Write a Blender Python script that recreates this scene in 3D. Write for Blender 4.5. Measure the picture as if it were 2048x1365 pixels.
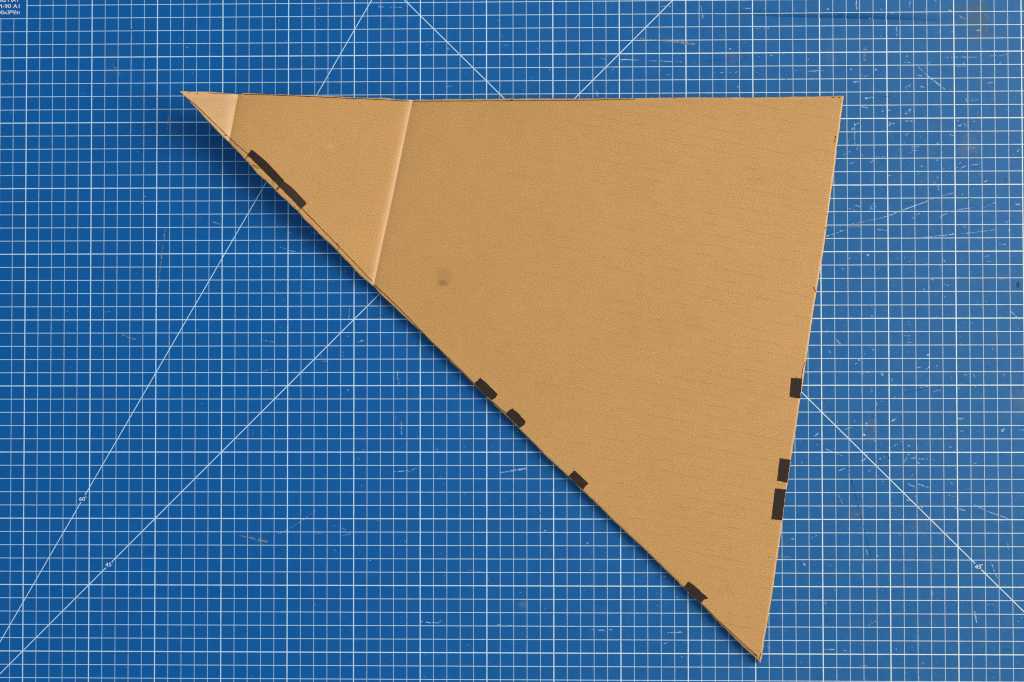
import bpy, math, random
import numpy as np
from mathutils import Matrix, Vector
from mathutils.geometry import delaunay_2d_cdt

# ------------------------------------------------------------------ clear
for o in list(bpy.data.objects):
    bpy.data.objects.remove(o, do_unlink=True)
scene = bpy.context.scene
col = scene.collection
random.seed(7)
rng = np.random.default_rng(7)
CM = 0.01

# ------------------------------------------------------------------ camera
# centimetres in the mat's own grid: X right, Y up, mat surface Z = 0
CAM = (39.58273, -24.014809, 106.685813)
ANG = (0.022507, 0.025183, -0.001042)
FOC = 2844.444444            # pixels of the 2048 px wide photograph (50 mm lens)
SY = 0.998                   # printed rows are 0.998 cm apart


def rot(w):
    cx, cy, cz = np.cos(w)
    sx, sy, sz = np.sin(w)
    Rx = np.array([[1, 0, 0], [0, cx, -sx], [0, sx, cx]])
    Ry = np.array([[cy, 0, sy], [0, 1, 0], [-sy, 0, cy]])
    Rz = np.array([[cz, -sz, 0], [sz, cz, 0], [0, 0, 1]])
    return Rz @ Ry @ Rx


R = rot(ANG)
C = np.array(CAM)
cam_d = bpy.data.cameras.new('camera')
cam = bpy.data.objects.new('camera', cam_d)
col.objects.link(cam)
M = Matrix([list(R[0]) + [CAM[0] * CM], list(R[1]) + [CAM[1] * CM], list(R[2]) + [CAM[2] * CM], [0, 0, 0, 1]])
cam.matrix_world = M
cam_d.lens = 50
cam_d.sensor_width = 36
cam_d.sensor_fit = 'HORIZONTAL'
cam_d.clip_start = 0.01
cam_d.clip_end = 50
scene.camera = cam
scene.render.resolution_x = 1024
scene.render.resolution_y = 682
scene.render.engine = 'CYCLES'
scene.cycles.use_denoising = False        # keeps the paper and vinyl grain crisp
scene.cycles.filter_width = 1.15
scene.cycles.max_bounces = 4
scene.cycles.diffuse_bounces = 2
scene.cycles.glossy_bounces = 2

# ------------------------------------------------------------------ light
world = bpy.data.worlds.new('World')
scene.world = world
world.use_nodes = True
bg = world.node_tree.nodes['Background']
bg.inputs[0].default_value = (0.60, 0.83, 1.0, 1)
bg.inputs[1].default_value = 0.40


def area(name, loc, target, sx, sy, power, colour):
    d = bpy.data.lights.new(name, 'AREA')
    d.shape = 'RECTANGLE'
    d.size = sx
    d.size_y = sy
    d.energy = power
    d.color = colour
    o = bpy.data.objects.new(name, d)
    col.objects.link(o)
    o.location = loc
    o.rotation_euler = (Vector(target) - Vector(loc)).to_track_quat('-Z', 'Y').to_euler()
    return o


area('window_light', (3.15, 0.42, 1.80), (0.38, -0.22, 0), 2.4, 2.2, 167, (1.0, 0.93, 0.84))

vs = scene.view_settings
vs.view_transform = 'Standard'
vs.look = 'None'
vs.gamma = 1
vs.exposure = 0
vs.use_curve_mapping = False


# ------------------------------------------------------------------ pixel rays
def ray(px, py):
    d = np.array([(px - 1024) / FOC, -(py - 682.5) / FOC, -1.0])
    return R @ d


def on_plane(px, py, z=0.0):
    """the point (cm) at height z cm seen at this pixel of the photograph"""
    d = ray(px, py)
    t = (z - C[2]) / d[2]
    return C + d * t


def mat_xy(px, py):
    p = on_plane(px, py, 0)
    return p[0], p[1]


# ------------------------------------------------------------------ node helpers
class NT:
    def __init__(self, name):
        self.m = bpy.data.materials.new(name)
        self.m.use_nodes = True
        self.t = self.m.node_tree
        self.b = self.t.nodes['Principled BSDF']

    def n(self, kind, **kw):
        x = self.t.nodes.new(kind)
        for k, v in kw.items():
            setattr(x, k, v)
        return x

    def link(self, a, b):
        self.t.links.new(a, b)

    def math(self, op, a, b=None, c=None, clamp=False):
        x = self.n('ShaderNodeMath', operation=op)
        x.use_clamp = clamp
        for i, v in enumerate((a, b, c)):
            if v is None:
                continue
            if isinstance(v, (int, float)):
                x.inputs[i].default_value = v
            else:
                self.link(v, x.inputs[i])
        return x.outputs[0]

    def mix(self, fac, a, b, blend='MIX'):
        x = self.n('ShaderNodeMix', data_type='RGBA', blend_type=blend)
        for sock, v in ((x.inputs[0], fac), (x.inputs[6], a), (x.inputs[7], b)):
            if isinstance(v, (int, float)):
                sock.default_value = v
            elif isinstance(v, tuple):
                sock.default_value = v if len(v) == 4 else v + (1,)
            else:
                self.link(v, sock)
        return x.outputs[2]

    def noise(self, vec, scale, detail=2.0, rough=0.5, dist=0.0):
        x = self.n('ShaderNodeTexNoise')
        x.inputs['Scale'].default_value = scale
        x.inputs['Detail'].default_value = detail
        x.inputs['Roughness'].default_value = rough
        x.inputs['Distortion'].default_value = dist
        self.link(vec, x.inputs['Vector'])
        return x.outputs[0]

    def ramp(self, v, lo, hi):
        x = self.n('ShaderNodeMapRange')
        x.interpolation_type = 'SMOOTHSTEP'
        x.inputs[1].default_value = lo
        x.inputs[2].default_value = hi
        self.link(v, x.inputs[0])
        return x.outputs[0]

    def xyz(self, x, y, z=0.0):
        c = self.n('ShaderNodeCombineXYZ')
        for i, v in enumerate((x, y, z)):
            if isinstance(v, (int, float)):
                c.inputs[i].default_value = v
            else:
                self.link(v, c.inputs[i])
        return c.outputs[0]

    def uv(self):
        u = self.n('ShaderNodeUVMap')
        u.uv_map = 'UVMap'
        s = self.n('ShaderNodeSeparateXYZ')
        self.link(u.outputs[0], s.inputs[0])
        return u.outputs[0], s.outputs[0], s.outputs[1]

    def blob(self, x, y, cx, cy, rx, ry, soft=0.6):
        """1 inside an ellipse, fading to 0 at its rim"""
        dx = self.math('DIVIDE', self.math('SUBTRACT', x, cx), rx)
        dy = self.math('DIVIDE', self.math('SUBTRACT', y, cy), ry)
        r = self.math('SQRT', self.math('ADD', self.math('MULTIPLY', dx, dx), self.math('MULTIPLY', dy, dy)))
        return self.math('SUBTRACT', 1.0, self.ramp(r, 1 - soft, 1.0))

    def bump(self, h, strength, dist):
        x = self.n('ShaderNodeBump')
        x.inputs['Strength'].default_value = strength
        x.inputs['Distance'].default_value = dist
        self.link(h, x.inputs['Height'])
        self.link(x.outputs[0], self.b.inputs['Normal'])


# ------------------------------------------------------------------ materials
BLUE = (0.0003, 0.102, 0.350)
INK = (0.74, 0.80, 0.83)


def label_centre(px, py):
    x, y = mat_xy(px, py)
    return x, y / SY


LBL60 = label_centre(166.1, 998.0)
LBL45L = label_centre(217.8, 1129.9)
LBL45R = label_centre(1956.1, 1133.9)
# the 60 degree line, from two of its points
q0 = label_centre(20.5, 1249.0)
q1 = label_centre(651.0, 160.0)


def mat_material():
    N = NT('blue_mat_vinyl')
    uv, x, y = N.uv()
    # grain of the vinyl
    fine = N.noise(uv, 10.0, 2.0, 0.6)
    fine2 = N.noise(uv, 24.0, 1.0, 0.5)
    broad = N.noise(uv, 0.12, 3.0, 0.55)
    mid = N.noise(uv, 1.3, 3.0, 0.6)
    g = N.math('ADD', N.math('MULTIPLY', N.math('SUBTRACT', fine, 0.5), 0.85), 1.0)
    g = N.math('ADD', g, N.math('MULTIPLY', N.math('SUBTRACT', fine2, 0.5), 0.55))
    g = N.math('ADD', g, N.math('MULTIPLY', N.math('SUBTRACT', mid, 0.5), 0.16))
    g = N.math('ADD', g, N.math('MULTIPLY', N.math('SUBTRACT', broad, 0.5), 0.14))
    base = N.mix(1.0, BLUE, N.xyz(g, g, g), 'MULTIPLY')
    # mottled blend to a greyer blue, stronger towards the right
    rightx = N.ramp(x, 14.0, 80.0)
    grey_mix = N.math('MULTIPLY', rightx, N.math('ADD', 0.34, N.math('MULTIPLY', N.ramp(mid, 0.42, 0.7), 0.20)))
    base = N.mix(grey_mix, base, (0.036, 0.138, 0.225))
    # slanting micro scratches
    ca, sa = math.cos(math.radians(28)), math.sin(math.radians(28))
    lx = N.math('ADD', N.math('MULTIPLY', x, ca), N.math('MULTIPLY', y, sa))
    ly = N.math('SUBTRACT', N.math('MULTIPLY', y, ca), N.math('MULTIPLY', x, sa))
    sv = N.xyz(N.math('MULTIPLY', lx, 2.2), N.math('MULTIPLY', ly, 11.0))
    ms = N.ramp(N.noise(sv, 1.0, 2.0, 0.6), 0.66, 0.78)
    base = N.mix(N.math('MULTIPLY', ms, N.math('MULTIPLY', N.ramp(x, 44.0, 72.0), 0.16)), base, (0.42, 0.52, 0.62))
    # stains: olive grey smears at the well used corner
    for (px, py, rx, ry, a, c) in (
            (1958, 40, 34, 75, 0.62, (0.075, 0.105, 0.125)),
            (1920, 25, 20, 34, 0.40, (0.075, 0.105, 0.125)),
            (1936, 292, 34, 34, 0.35, (0.15, 0.17, 0.19)),
            (2036, 805, 22, 34, 0.40, (0.12, 0.15, 0.16)),
            (1850, 1048, 42, 26, 0.20, (0.12, 0.15, 0.16)),
            (1738, 860, 22, 40, 0.30, (0.12, 0.15, 0.18)),
            (1712, 1032, 24, 14, 0.28, (0.14, 0.15, 0.15)),
            (1466, 116, 16, 18, 0.35, (0.09, 0.13, 0.24)),
            (1660, 112, 18, 44, 0.28, (0.10, 0.15, 0.24)),
            (225, 130, 34, 60, 0.16, (0.05, 0.11, 0.26)),
            (1046, 1210, 14, 14, 0.20, (0.25, 0.30, 0.38))):
        cx, cy = label_centre(px, py)
        b = N.blob(x, y, cx, cy, rx / 26.6, ry / 26.6, 0.75)
        b = N.math('MULTIPLY', b, N.ramp(mid, 0.25, 0.6))
        base = N.mix(N.math('MULTIPLY', b, a), base, c)

    # printed lines; the ink edge wavers a little
    wob = N.math('MULTIPLY', N.math('SUBTRACT', N.noise(uv, 9.0, 2.0, 0.6), 0.5), 0.022)

    def dist_round(v, step):
        s = N.math('DIVIDE', v, step)
        return N.math('MULTIPLY', N.math('ABSOLUTE', N.math('SUBTRACT', s, N.math('ROUND', s))), step)

    def line(d, w, soft=0.016):
        return N.math('DIVIDE', N.math('ADD', N.math('SUBTRACT', w / 2, N.math('ADD', d, wob)), soft / 2), soft, clamp=True)

    def inside(v, lo, hi):
        return N.math('MULTIPLY', N.math('GREATER_THAN', v, lo), N.math('LESS_THAN', v, hi))

    field = N.math('MULTIPLY', inside(x, -5.06, 80.06), inside(y, -50.06, 5.06))
    box = N.math('MULTIPLY', N.math('LESS_THAN', x, -0.06), N.math('GREATER_THAN', y, 3.05))
    field = N.math('MULTIPLY', field, N.math('SUBTRACT', 1.0, box))
    vthin = N.math('MULTIPLY', line(dist_round(x, 1.0), 0.047), 0.57)
    hthin = N.math('MULTIPLY', line(dist_round(y, 1.0), 0.045), 0.88)
    vth = line(dist_round(x, 5.0), 0.071)
    hth = line(dist_round(y, 5.0), 0.071)
    grid = N.math('MAXIMUM', N.math('MAXIMUM', vthin, hthin), N.math('MULTIPLY', N.math('MAXIMUM', vth, hth), 0.93))
    grid = N.math('MULTIPLY', grid, field)

    def gap(c, r):
        dx = N.math('SUBTRACT', x, c[0])
        dy = N.math('SUBTRACT', y, c[1])
        rr = N.math('SQRT', N.math('ADD', N.math('MULTIPLY', dx, dx), N.math('MULTIPLY', dy, dy)))
        return N.math('GREATER_THAN', rr, r)

    r2 = math.sqrt(0.5)
    d1 = N.math('MULTIPLY', N.math('ABSOLUTE', N.math('SUBTRACT', N.math('SUBTRACT', y, x), -45.0)), r2)
    d2 = N.math('MULTIPLY', N.math('ABSOLUTE', N.math('SUBTRACT', N.math('ADD', y, x), 33.0)), r2)
    ux, uy = q1[0] - q0[0], q1[1] - q0[1]
    ul = math.hypot(ux, uy)
    nx, ny = -uy / ul, ux / ul
    off = nx * q0[0] + ny * q0[1]
    d3 = N.math('ABSOLUTE', N.math('SUBTRACT', N.math('ADD', N.math('MULTIPLY', x, nx), N.math('MULTIPLY', y, ny)), off))
    g1 = N.math('MULTIPLY', line(d1, 0.060), gap(LBL45L, 0.325))
    g2 = N.math('MULTIPLY', line(d2, 0.060), gap(LBL45R, 0.325))
    g3 = N.math('MULTIPLY', line(d3, 0.056), gap(LBL60, 0.31))
    diag = N.math('MULTIPLY', N.math('MAXIMUM', N.math('MAXIMUM', g1, g2), g3), inside(y, -50, 5))
    ink = N.math('MAXIMUM', grid, N.math('MULTIPLY', diag, 0.97))
    # rubbed and nicked ink
    nick = N.ramp(N.noise(uv, 13.0, 3.0, 0.7), 0.26, 0.44)
    ink = N.math('MULTIPLY', ink, N.math('ADD', 0.78, N.math('MULTIPLY', nick, 0.22)))
    rub = N.ramp(mid, 0.30, 0.55)
    ink = N.math('MULTIPLY', ink, N.math('ADD', 0.86, N.math('MULTIPLY', rub, 0.14)))
    # printing ink yellowed where the mat is worn
    inkc = N.mix(N.ramp(x, 10.0, 78.0), (0.62, 0.84, 0.98), (0.82, 0.87, 0.80))
    colr = N.mix(ink, base, inkc)
    N.link(colr, N.b.inputs['Base Color'])
    rg = N.math('ADD', 0.40, N.math('MULTIPLY', mid, 0.16))
    N.link(rg, N.b.inputs['Roughness'])
    N.b.inputs['Specular IOR Level'].default_value = 0.24
    h = N.math('ADD', N.math('MULTIPLY', fine, 0.6), N.math('MULTIPLY', fine2, 0.4))
    h = N.math('ADD', h, N.math('MULTIPLY', ms, -0.25))
    N.bump(h, 0.22, 0.0003)
    return N.m


def plain_material(name, c, rough=0.6, grain=0.0, scale=20.0, spec=0.3):
    N = NT(name)
    if grain:
        tc = N.n('ShaderNodeTexCoord')
        v = N.n('ShaderNodeVectorMath', operation='SCALE')
        N.link(tc.outputs['Object'], v.inputs[0])
        v.inputs['Scale'].default_value = 100.0
        f = N.noise(v.outputs[0], scale, 3.0, 0.65)
        g = N.math('ADD', 1.0, N.math('MULTIPLY', N.math('SUBTRACT', f, 0.5), grain))
        N.link(N.mix(1.0, c, N.xyz(g, g, g), 'MULTIPLY'), N.b.inputs['Base Color'])
    else:
        N.b.inputs['Base Color'].default_value = c + (1,)
    N.b.inputs['Roughness'].default_value = rough
    N.b.inputs['Specular IOR Level'].default_value = spec
    return N.m


FLUTE = math.radians(-11.5)      # direction of the flutes, seen on the mat


def card_material():
    N = NT('brown_kraft_paper')
    uv, x, y = N.uv()
    ca, sa = math.cos(FLUTE), math.sin(FLUTE)
    al = N.math('ADD', N.math('MULTIPLY', x, ca), N.math('MULTIPLY', y, sa))
    ac = N.math('SUBTRACT', N.math('MULTIPLY', y, ca), N.math('MULTIPLY', x, sa))
    fine = N.noise(uv, 11.0, 2.0, 0.6)
    fine2 = N.noise(uv, 17.0, 0.0, 0.5)
    fib = N.noise(N.xyz(N.math('MULTIPLY', al, 3.0), N.math('MULTIPLY', ac, 9.0)), 1.0, 3.0, 0.6)
    mid = N.noise(uv, 0.9, 3.0, 0.6)
    broad = N.noise(uv, 0.13, 2.0, 0.5)
    g = N.math('ADD', 1.0, N.math('MULTIPLY', N.math('SUBTRACT', fine, 0.5), 0.55))
    g = N.math('ADD', g, N.math('MULTIPLY', N.math('SUBTRACT', fine2, 0.5), 1.25))
    g = N.math('ADD', g, N.math('MULTIPLY', N.math('SUBTRACT', fib, 0.5), 0.14))
    g = N.math('ADD', g, N.math('MULTIPLY', N.math('SUBTRACT', mid, 0.5), 0.16))
    g = N.math('ADD', g, N.math('MULTIPLY', N.math('SUBTRACT', broad, 0.5), 0.12))
    base = N.mix(1.0, (0.577, 0.293, 0.088), N.xyz(g, g, g), 'MULTIPLY')
    base = N.mix(N.math('MULTIPLY', N.ramp(mid, 0.4, 0.75), 0.22), base, (0.60, 0.282, 0.085))
    # dark broken lines over the flute tips, clearer towards the right
    ph = N.math('ADD', N.math('DIVIDE', ac, 0.78), N.math('MULTIPLY', N.math('SUBTRACT', N.noise(uv, 0.5, 2.0, 0.5), 0.5), 0.35))
    d = N.math('ABSOLUTE', N.math('SUBTRACT', ph, N.math('ROUND', ph)))
    fl = N.math('SUBTRACT', 1.0, N.ramp(d, 0.015, 0.075))
    brk = N.ramp(N.noise(N.xyz(N.math('MULTIPLY', al, 0.55), N.math('MULTIPLY', ac, 1.2)), 1.0, 4.0, 0.7), 0.38, 0.62)
    fl = N.math('MULTIPLY', N.math('MULTIPLY', fl, brk), N.math('MULTIPLY', N.ramp(x, 24.0, 54.0), 0.28))
    base = N.mix(fl, base, (0.27, 0.125, 0.035))
    # specks of darker fibre
    vor = N.n('ShaderNodeTexVoronoi')
    vor.inputs['Scale'].default_value = 1.15
    N.link(uv, vor.inputs['Vector'])
    spk = N.math('SUBTRACT', 1.0, N.ramp(vor.outputs['Distance'], 0.015, 0.05))
    N_sel = N.n('ShaderNodeSeparateColor')
    N.link(vor.outputs['Color'], N_sel.inputs[0])
    spk = N.math('MULTIPLY', spk, N.math('MULTIPLY', N.math('GREATER_THAN', N_sel.outputs[0], 0.55), 0.75))
    base = N.mix(spk, base, (0.12, 0.06, 0.02))
    # paler tone in a band beside each fold and over the whole tip
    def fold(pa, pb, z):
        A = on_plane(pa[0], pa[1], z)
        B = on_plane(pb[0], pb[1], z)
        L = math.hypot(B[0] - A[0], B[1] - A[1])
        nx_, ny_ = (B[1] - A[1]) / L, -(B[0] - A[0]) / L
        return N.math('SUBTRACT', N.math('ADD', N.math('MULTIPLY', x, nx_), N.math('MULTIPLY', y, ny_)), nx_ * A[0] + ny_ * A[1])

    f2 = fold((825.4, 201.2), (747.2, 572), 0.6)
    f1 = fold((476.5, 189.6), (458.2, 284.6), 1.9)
    worn = N.math('ADD', 0.55, N.math('MULTIPLY', mid, 0.9))  # uneven strength of the paler tone
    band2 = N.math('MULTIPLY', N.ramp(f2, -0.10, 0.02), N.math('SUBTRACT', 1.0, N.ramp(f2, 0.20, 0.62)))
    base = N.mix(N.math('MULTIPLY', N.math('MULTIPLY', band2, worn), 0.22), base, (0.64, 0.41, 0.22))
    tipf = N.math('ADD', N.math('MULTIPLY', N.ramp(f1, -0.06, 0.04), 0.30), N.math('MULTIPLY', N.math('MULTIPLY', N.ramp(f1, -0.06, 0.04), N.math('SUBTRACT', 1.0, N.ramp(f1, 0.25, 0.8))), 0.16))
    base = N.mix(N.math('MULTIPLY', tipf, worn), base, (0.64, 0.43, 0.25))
    # brown stain and a few dirty marks
    for (px, py, rx, ry, a, c) in (
            (885, 566, 18, 11, 1.0, (0.27, 0.115, 0.032)),
            (888, 550, 26, 24, 0.60, (0.42, 0.18, 0.055)),
            (853, 515, 22, 6, 0.28, (0.30, 0.15, 0.05)),
            (712, 202, 12, 7, 0.5, (0.36, 0.20, 0.08)),
            (1456, 1176, 4, 4, 0.7, (0.25, 0.12, 0.04)),
            (1541, 1115, 5, 3, 0.8, (0.16, 0.08, 0.03)),
            (1610, 290, 70, 60, 0.25, (0.50, 0.26, 0.09)),
            (742, 540, 10, 9, 0.4, (0.30, 0.16, 0.06)),
            (552, 371, 6, 8, 0.8, (0.24, 0.20, 0.09)),
            (664, 297, 12, 9, 0.45, (0.72, 0.45, 0.20))):
        p = on_plane(px, py, 0.7)
        b = N.blob(x, y, p[0], p[1], rx / 26.6, ry / 26.6, 0.9)
        b = N.math('MULTIPLY', b, N.ramp(N.math('ADD', N.math('MULTIPLY', fib, 0.5), N.math('MULTIPLY', fine, 0.5)), 0.40, 0.56))
        base = N.mix(N.math('MULTIPLY', b, a), base, c)
    N.link(base, N.b.inputs['Base Color'])
    N.b.inputs['Roughness'].default_value = 0.50
    N.b.inputs['Specular IOR Level'].default_value = 0.50
    wave = N.math('MULTIPLY', N.math('COSINE', N.math('MULTIPLY', ph, 2 * math.pi)), 0.35)
    h = N.math('ADD', N.math('ADD', N.math('MULTIPLY', fine, 0.8), N.math('MULTIPLY', fine2, 0.4)), N.math('MULTIPLY', wave, 0.5))
    N.bump(h, 0.12, 0.0002)
    return N.m


def marks_material(name, rough=0.7):
    N = NT(name)
    a = N.n('ShaderNodeVertexColor')
    a.layer_name = 'Col'
    N.link(a.outputs[0], N.b.inputs['Base Color'])
    N.b.inputs['Roughness'].default_value = rough
    N.b.inputs['Specular IOR Level'].default_value = 0.3
    return N.m


MAT = mat_material()
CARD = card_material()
INKM = plain_material('white_printing_ink', (0.76, 0.84, 0.92), 0.5)
INKW = plain_material('worn_white_printing_ink', (0.80, 0.83, 0.80), 0.5)
MARKER = plain_material('dark_brown_marker_ink', (0.031, 0.0175, 0.0100), 0.6, 1.9, 9.0, 0.2)
MARKER2 = plain_material('second_pass_marker_ink', (0.047, 0.026, 0.0145), 0.6, 1.7, 9.0, 0.2)
PEN = plain_material('pen_ink', (0.038, 0.020, 0.011), 0.6)
SCUFF = marks_material('scuffed_vinyl_and_residue')
FIBRE = plain_material('torn_paper_fibre', (0.68, 0.47, 0.27), 0.9)
RAW = plain_material('raw_cut_paper_edge', (0.52, 0.31, 0.14), 0.9, 1.5, 7.0, 0.1)
TABLE = plain_material('grey_table_laminate', (0.30, 0.29, 0.27), 0.55, 0.25, 3.0)


# ------------------------------------------------------------------ mesh helper
def mesh_obj(name, verts_cm, faces, material, parent=None, base=(0, 0, 0), uvs=None, smooth=False, cols=None):
    b = np.array(base, float)
    v = (np.asarray(verts_cm, float) - b) * CM
    me = bpy.data.meshes.new(name)
    me.from_pydata(v.tolist(), [], faces)
    if uvs is not None:
        ul = me.uv_layers.new(name='UVMap')
        li = np.zeros(len(me.loops), dtype=np.int32)
        me.loops.foreach_get('vertex_index', li)
        ul.data.foreach_set('uv', np.asarray(uvs, np.float32)[li].ravel())
    if cols is not None:
        ca = me.color_attributes.new('Col', 'FLOAT_COLOR', 'POINT')
        c = np.ones((len(cols), 4), np.float32)
        c[:, :3] = cols
        ca.data.foreach_set('color', c.ravel())
    if smooth:
        me.polygons.foreach_set('use_smooth', [True] * len(me.polygons))
    me.materials.append(material)
    me.update()
    o = bpy.data.objects.new(name, me)
    col.objects.link(o)
    if parent is not None:
        o.parent = parent
    else:
        o.location = (b * CM).tolist()
    return o


# ------------------------------------------------------------------ table under the mat
tv = [(-62, -95, -0.301), (138, -95, -0.301), (138, 50, -0.301), (-62, 50, -0.301),
      (-62, -95, -3.0), (138, -95, -3.0), (138, 50, -3.0), (-62, 50, -3.0)]
table = mesh_obj('table_top', tv, [(0, 1, 2, 3), (7, 6, 5, 4), (0, 4, 5, 1), (1, 5, 6, 2), (2, 6, 7, 3), (3, 7, 4, 0)], TABLE)
table['kind'] = 'structure'

# ------------------------------------------------------------------ the cutting mat
MX0, MX1, MY0, MY1 = -7.5, 82.5, -54.0, 8.0
MBASE = (37.5, -23.0, -0.3)
# a long knife slit whose upper lip has sunk
slit_px = [(1360, 27), (1374, 27), (1420, 28), (1479, 29.5), (1559, 34), (1638, 36), (1718, 38), (1773, 39.2), (1853, 42.2), (1883, 43.6), (1900, 44)]
slit = [mat_xy(*p) for p in slit_px]
sx_ = np.array([p[0] for p in slit])
sy_ = np.array([p[1] for p in slit])
dep_x = np.array([mat_xy(p, 36)[0] for p in (1366, 1400, 1480, 1560, 1640, 1720, 1780, 1850, 1890)])
dep_v = np.array([0, 0.035, 0.09, 0.14, 0.18, 0.19, 0.16, 0.07, 0.0])


def build_mat():
    xs = sorted(set([MX0, MX1, MX0 + 1.2, MX1 - 1.2] + [float(v) for v in np.arange(-5, 80.1, 5)] + [float(v) for v in np.linspace(sx_[0], sx_[-1], 60)]))
    xs = np.array(xs)
    lo = np.array([0, 0.03, 0.08, 0.15, 0.3, 0.6, 1.2, 2.5, 5, 10, 20, 30, 40, 50])
    up = np.array([0, 0.03, 0.07, 0.12, 0.18, 0.25, 0.33, 0.42, 0.52, 0.65, 0.8, 1.0, 1.4, 2.2, 3.5])
    verts, uvs = [], []
    cols_lo, cols_up = [], []
    for X in xs:
        s = float(np.interp(X, sx_, sy_))
        d = float(np.interp(X, dep_x, dep_v, left=0, right=0))
        full_lo, full_up = s - MY0, MY1 - s
        a = []
        for k in list(lo[lo < full_lo - 0.5]) + [full_lo]:
            z = d * 0.12 * math.exp(-k / 0.12)
            a.append(len(verts))
            verts.append((X, s - k, z))
            uvs.append((X, (s - k) / SY))
        cols_lo.append(a)
        a = []
        for k in list(up[up < full_up - 0.3]) + [full_up]:
            z = -1.5 * d * max(0.0, 1 - k / 0.46) ** 1.25
            a.append(len(verts))
            verts.append((X, s + k, z))
            uvs.append((X, (s + k) / SY))
        cols_up.append(a)
    nl = min(len(a) for a in cols_lo)
    nu = min(len(a) for a in cols_up)
    faces = []
    for i in range(len(xs) - 1):
        for j in range(nl - 1):
            a, b = cols_lo[i], cols_lo[i + 1]
            faces.append((a[j + 1], b[j + 1], b[j], a[j]))
        for j in range(nu - 1):
            a, b = cols_up[i], cols_up[i + 1]
            faces.append((a[j], b[j], b[j + 1], a[j + 1]))
        # the cut face of the slit
        faces.append((cols_up[i][0], cols_lo[i][0], cols_lo[i + 1][0], cols_up[i + 1][0]))
    # the sides and the underside
    ring = [cols_lo[i][nl - 1] for i in range(len(xs))]
    ring += [cols_lo[-1][j] for j in range(nl - 2, -1, -1)] + [cols_up[-1][j] for j in range(0, nu)]
    ring += [cols_up[i][nu - 1] for i in range(len(xs) - 2, -1, -1)]
    ring += [cols_up[0][j] for j in range(nu - 2, -1, -1)] + [cols_lo[0][j] for j in range(0, nl - 1)]
    n0 = len(verts)
    for r in ring:
        v = verts[r]
        verts.append((v[0], v[1], -0.3))
        uvs.append((-6.5, -52.5))
    n = len(ring)
    for k in range(n):
        faces.append((ring[k], n0 + k, n0 + (k + 1) % n, ring[(k + 1) % n]))
    faces.append(tuple(n0 + k for k in range(n - 1, -1, -1)))
    return verts, faces, uvs


v, f, u = build_mat()
mat = mesh_obj('cutting_mat', v, f, MAT, None, MBASE, u)
mat['label'] = 'worn blue cutting mat printed with a white centimetre grid under the cardboard'
mat['category'] = 'cutting mat'


# printed lettering ------------------------------------------------------------
def text_polys(body, bold=0.004):
    cu = bpy.data.curves.new('lettering', 'FONT')
    cu.body = body
    cu.size = 1.0
    cu.offset = bold
    cu.resolution_u = 4
    o = bpy.data.objects.new('lettering', cu)
    col.objects.link(o)
    bpy.context.view_layer.update()
    me = bpy.data.meshes.new_from_object(o.evaluated_get(bpy.context.evaluated_depsgraph_get()))
    vs_ = np.array([tuple(q.co) for q in me.vertices])
    fs = [tuple(p.vertices) for p in me.polygons]
    bpy.data.objects.remove(o, do_unlink=True)
    bpy.data.curves.remove(cu)
    bpy.data.meshes.remove(me)
    return vs_, fs


def lettering(name, pieces, material, label=None):
    """pieces: (text, left px, right px, top px, bottom px) as read in the photograph"""
    V, F = [], []
    for body, l, r, t, b in pieces:
        pv, pf = text_polys(body)
        x0, x1 = pv[:, 0].min(), pv[:, 0].max()
        y0, y1 = pv[:, 1].min(), pv[:, 1].max()
        A = mat_xy(l, b)
        B = mat_xy(r, t)
        k = len(V)
        for p in pv:
            V.append((A[0] + (p[0] - x0) / (x1 - x0) * (B[0] - A[0]), A[1] + (p[1] - y0) / (y1 - y0) * (B[1] - A[1]), 0.006))
        F += [tuple(i + k for i in q) for q in pf]
    o = mesh_obj(name, V, F, material, mat, MBASE)
    if label:
        o['label'] = label
    return o


lettering('printed_text', [('CUTTING MAT', -37.0, 38.4, -3.6, 4.9), ('CM-90 A1', -14.5, 39.1, 8.7, 17.1),
                           ('620x900x3', -36.0, 19.5, 21.3, 29.3), ('m', 20.5, 28.2, 21.3, 27.0), ('/', 27.6, 31.8, 20.8, 29.6),
                           ('m', 31.4, 39.2, 23.4, 29.0)], INKM, 'white printed mat name, size and thickness in the corner box')
lettering('printed_angle', [('60', 158.3, 170.2, 994.5, 1002.0), ('°', 170.8, 173.0, 993.4, 996.0)], INKM, 'white printed 60 degree mark')
lettering('printed_angle', [('45', 210.6, 222.3, 1125.8, 1133.6), ('°', 223.2, 225.4, 1124.3, 1126.8)], INKM, 'white printed 45 degree mark')
lettering('printed_angle', [('45', 1949.6, 1962.2, 1129.8, 1137.8), ('-', 1962.0, 1965.4, 1129.4, 1130.8)], INKW, 'white printed 45 degree mark with its degree sign smeared')

# scuffs, cuts and residue ------------------------------------------------------
TONE = {'w': (0.64, 0.78, 0.87), 'c': (0.70, 0.69, 0.58), 't': (0.40, 0.30, 0.15), 'o': (0.36, 0.31, 0.10),
        'd': (0.010, 0.022, 0.045), 'p': (0.58, 0.55, 0.62)}
mv, mf, mc = [], [], []


def fragment(cx, cy, ln, wd, ang, c, z):
    n = 5
    k = len(mv)
    ca, sa = math.cos(ang), math.sin(ang)
    for i in range(n):
        a = 2 * math.pi * (i + 0.6 * (random.random() - 0.5)) / n
        rr = 0.65 + 0.5 * random.random()
        x, y = math.cos(a) * ln / 2 * rr, math.sin(a) * wd / 2 * rr
        mv.append((cx + x * ca - y * sa, cy + x * sa + y * ca, z))
        mc.append(c)
    mf.append(tuple(range(k, k + n)))


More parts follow.
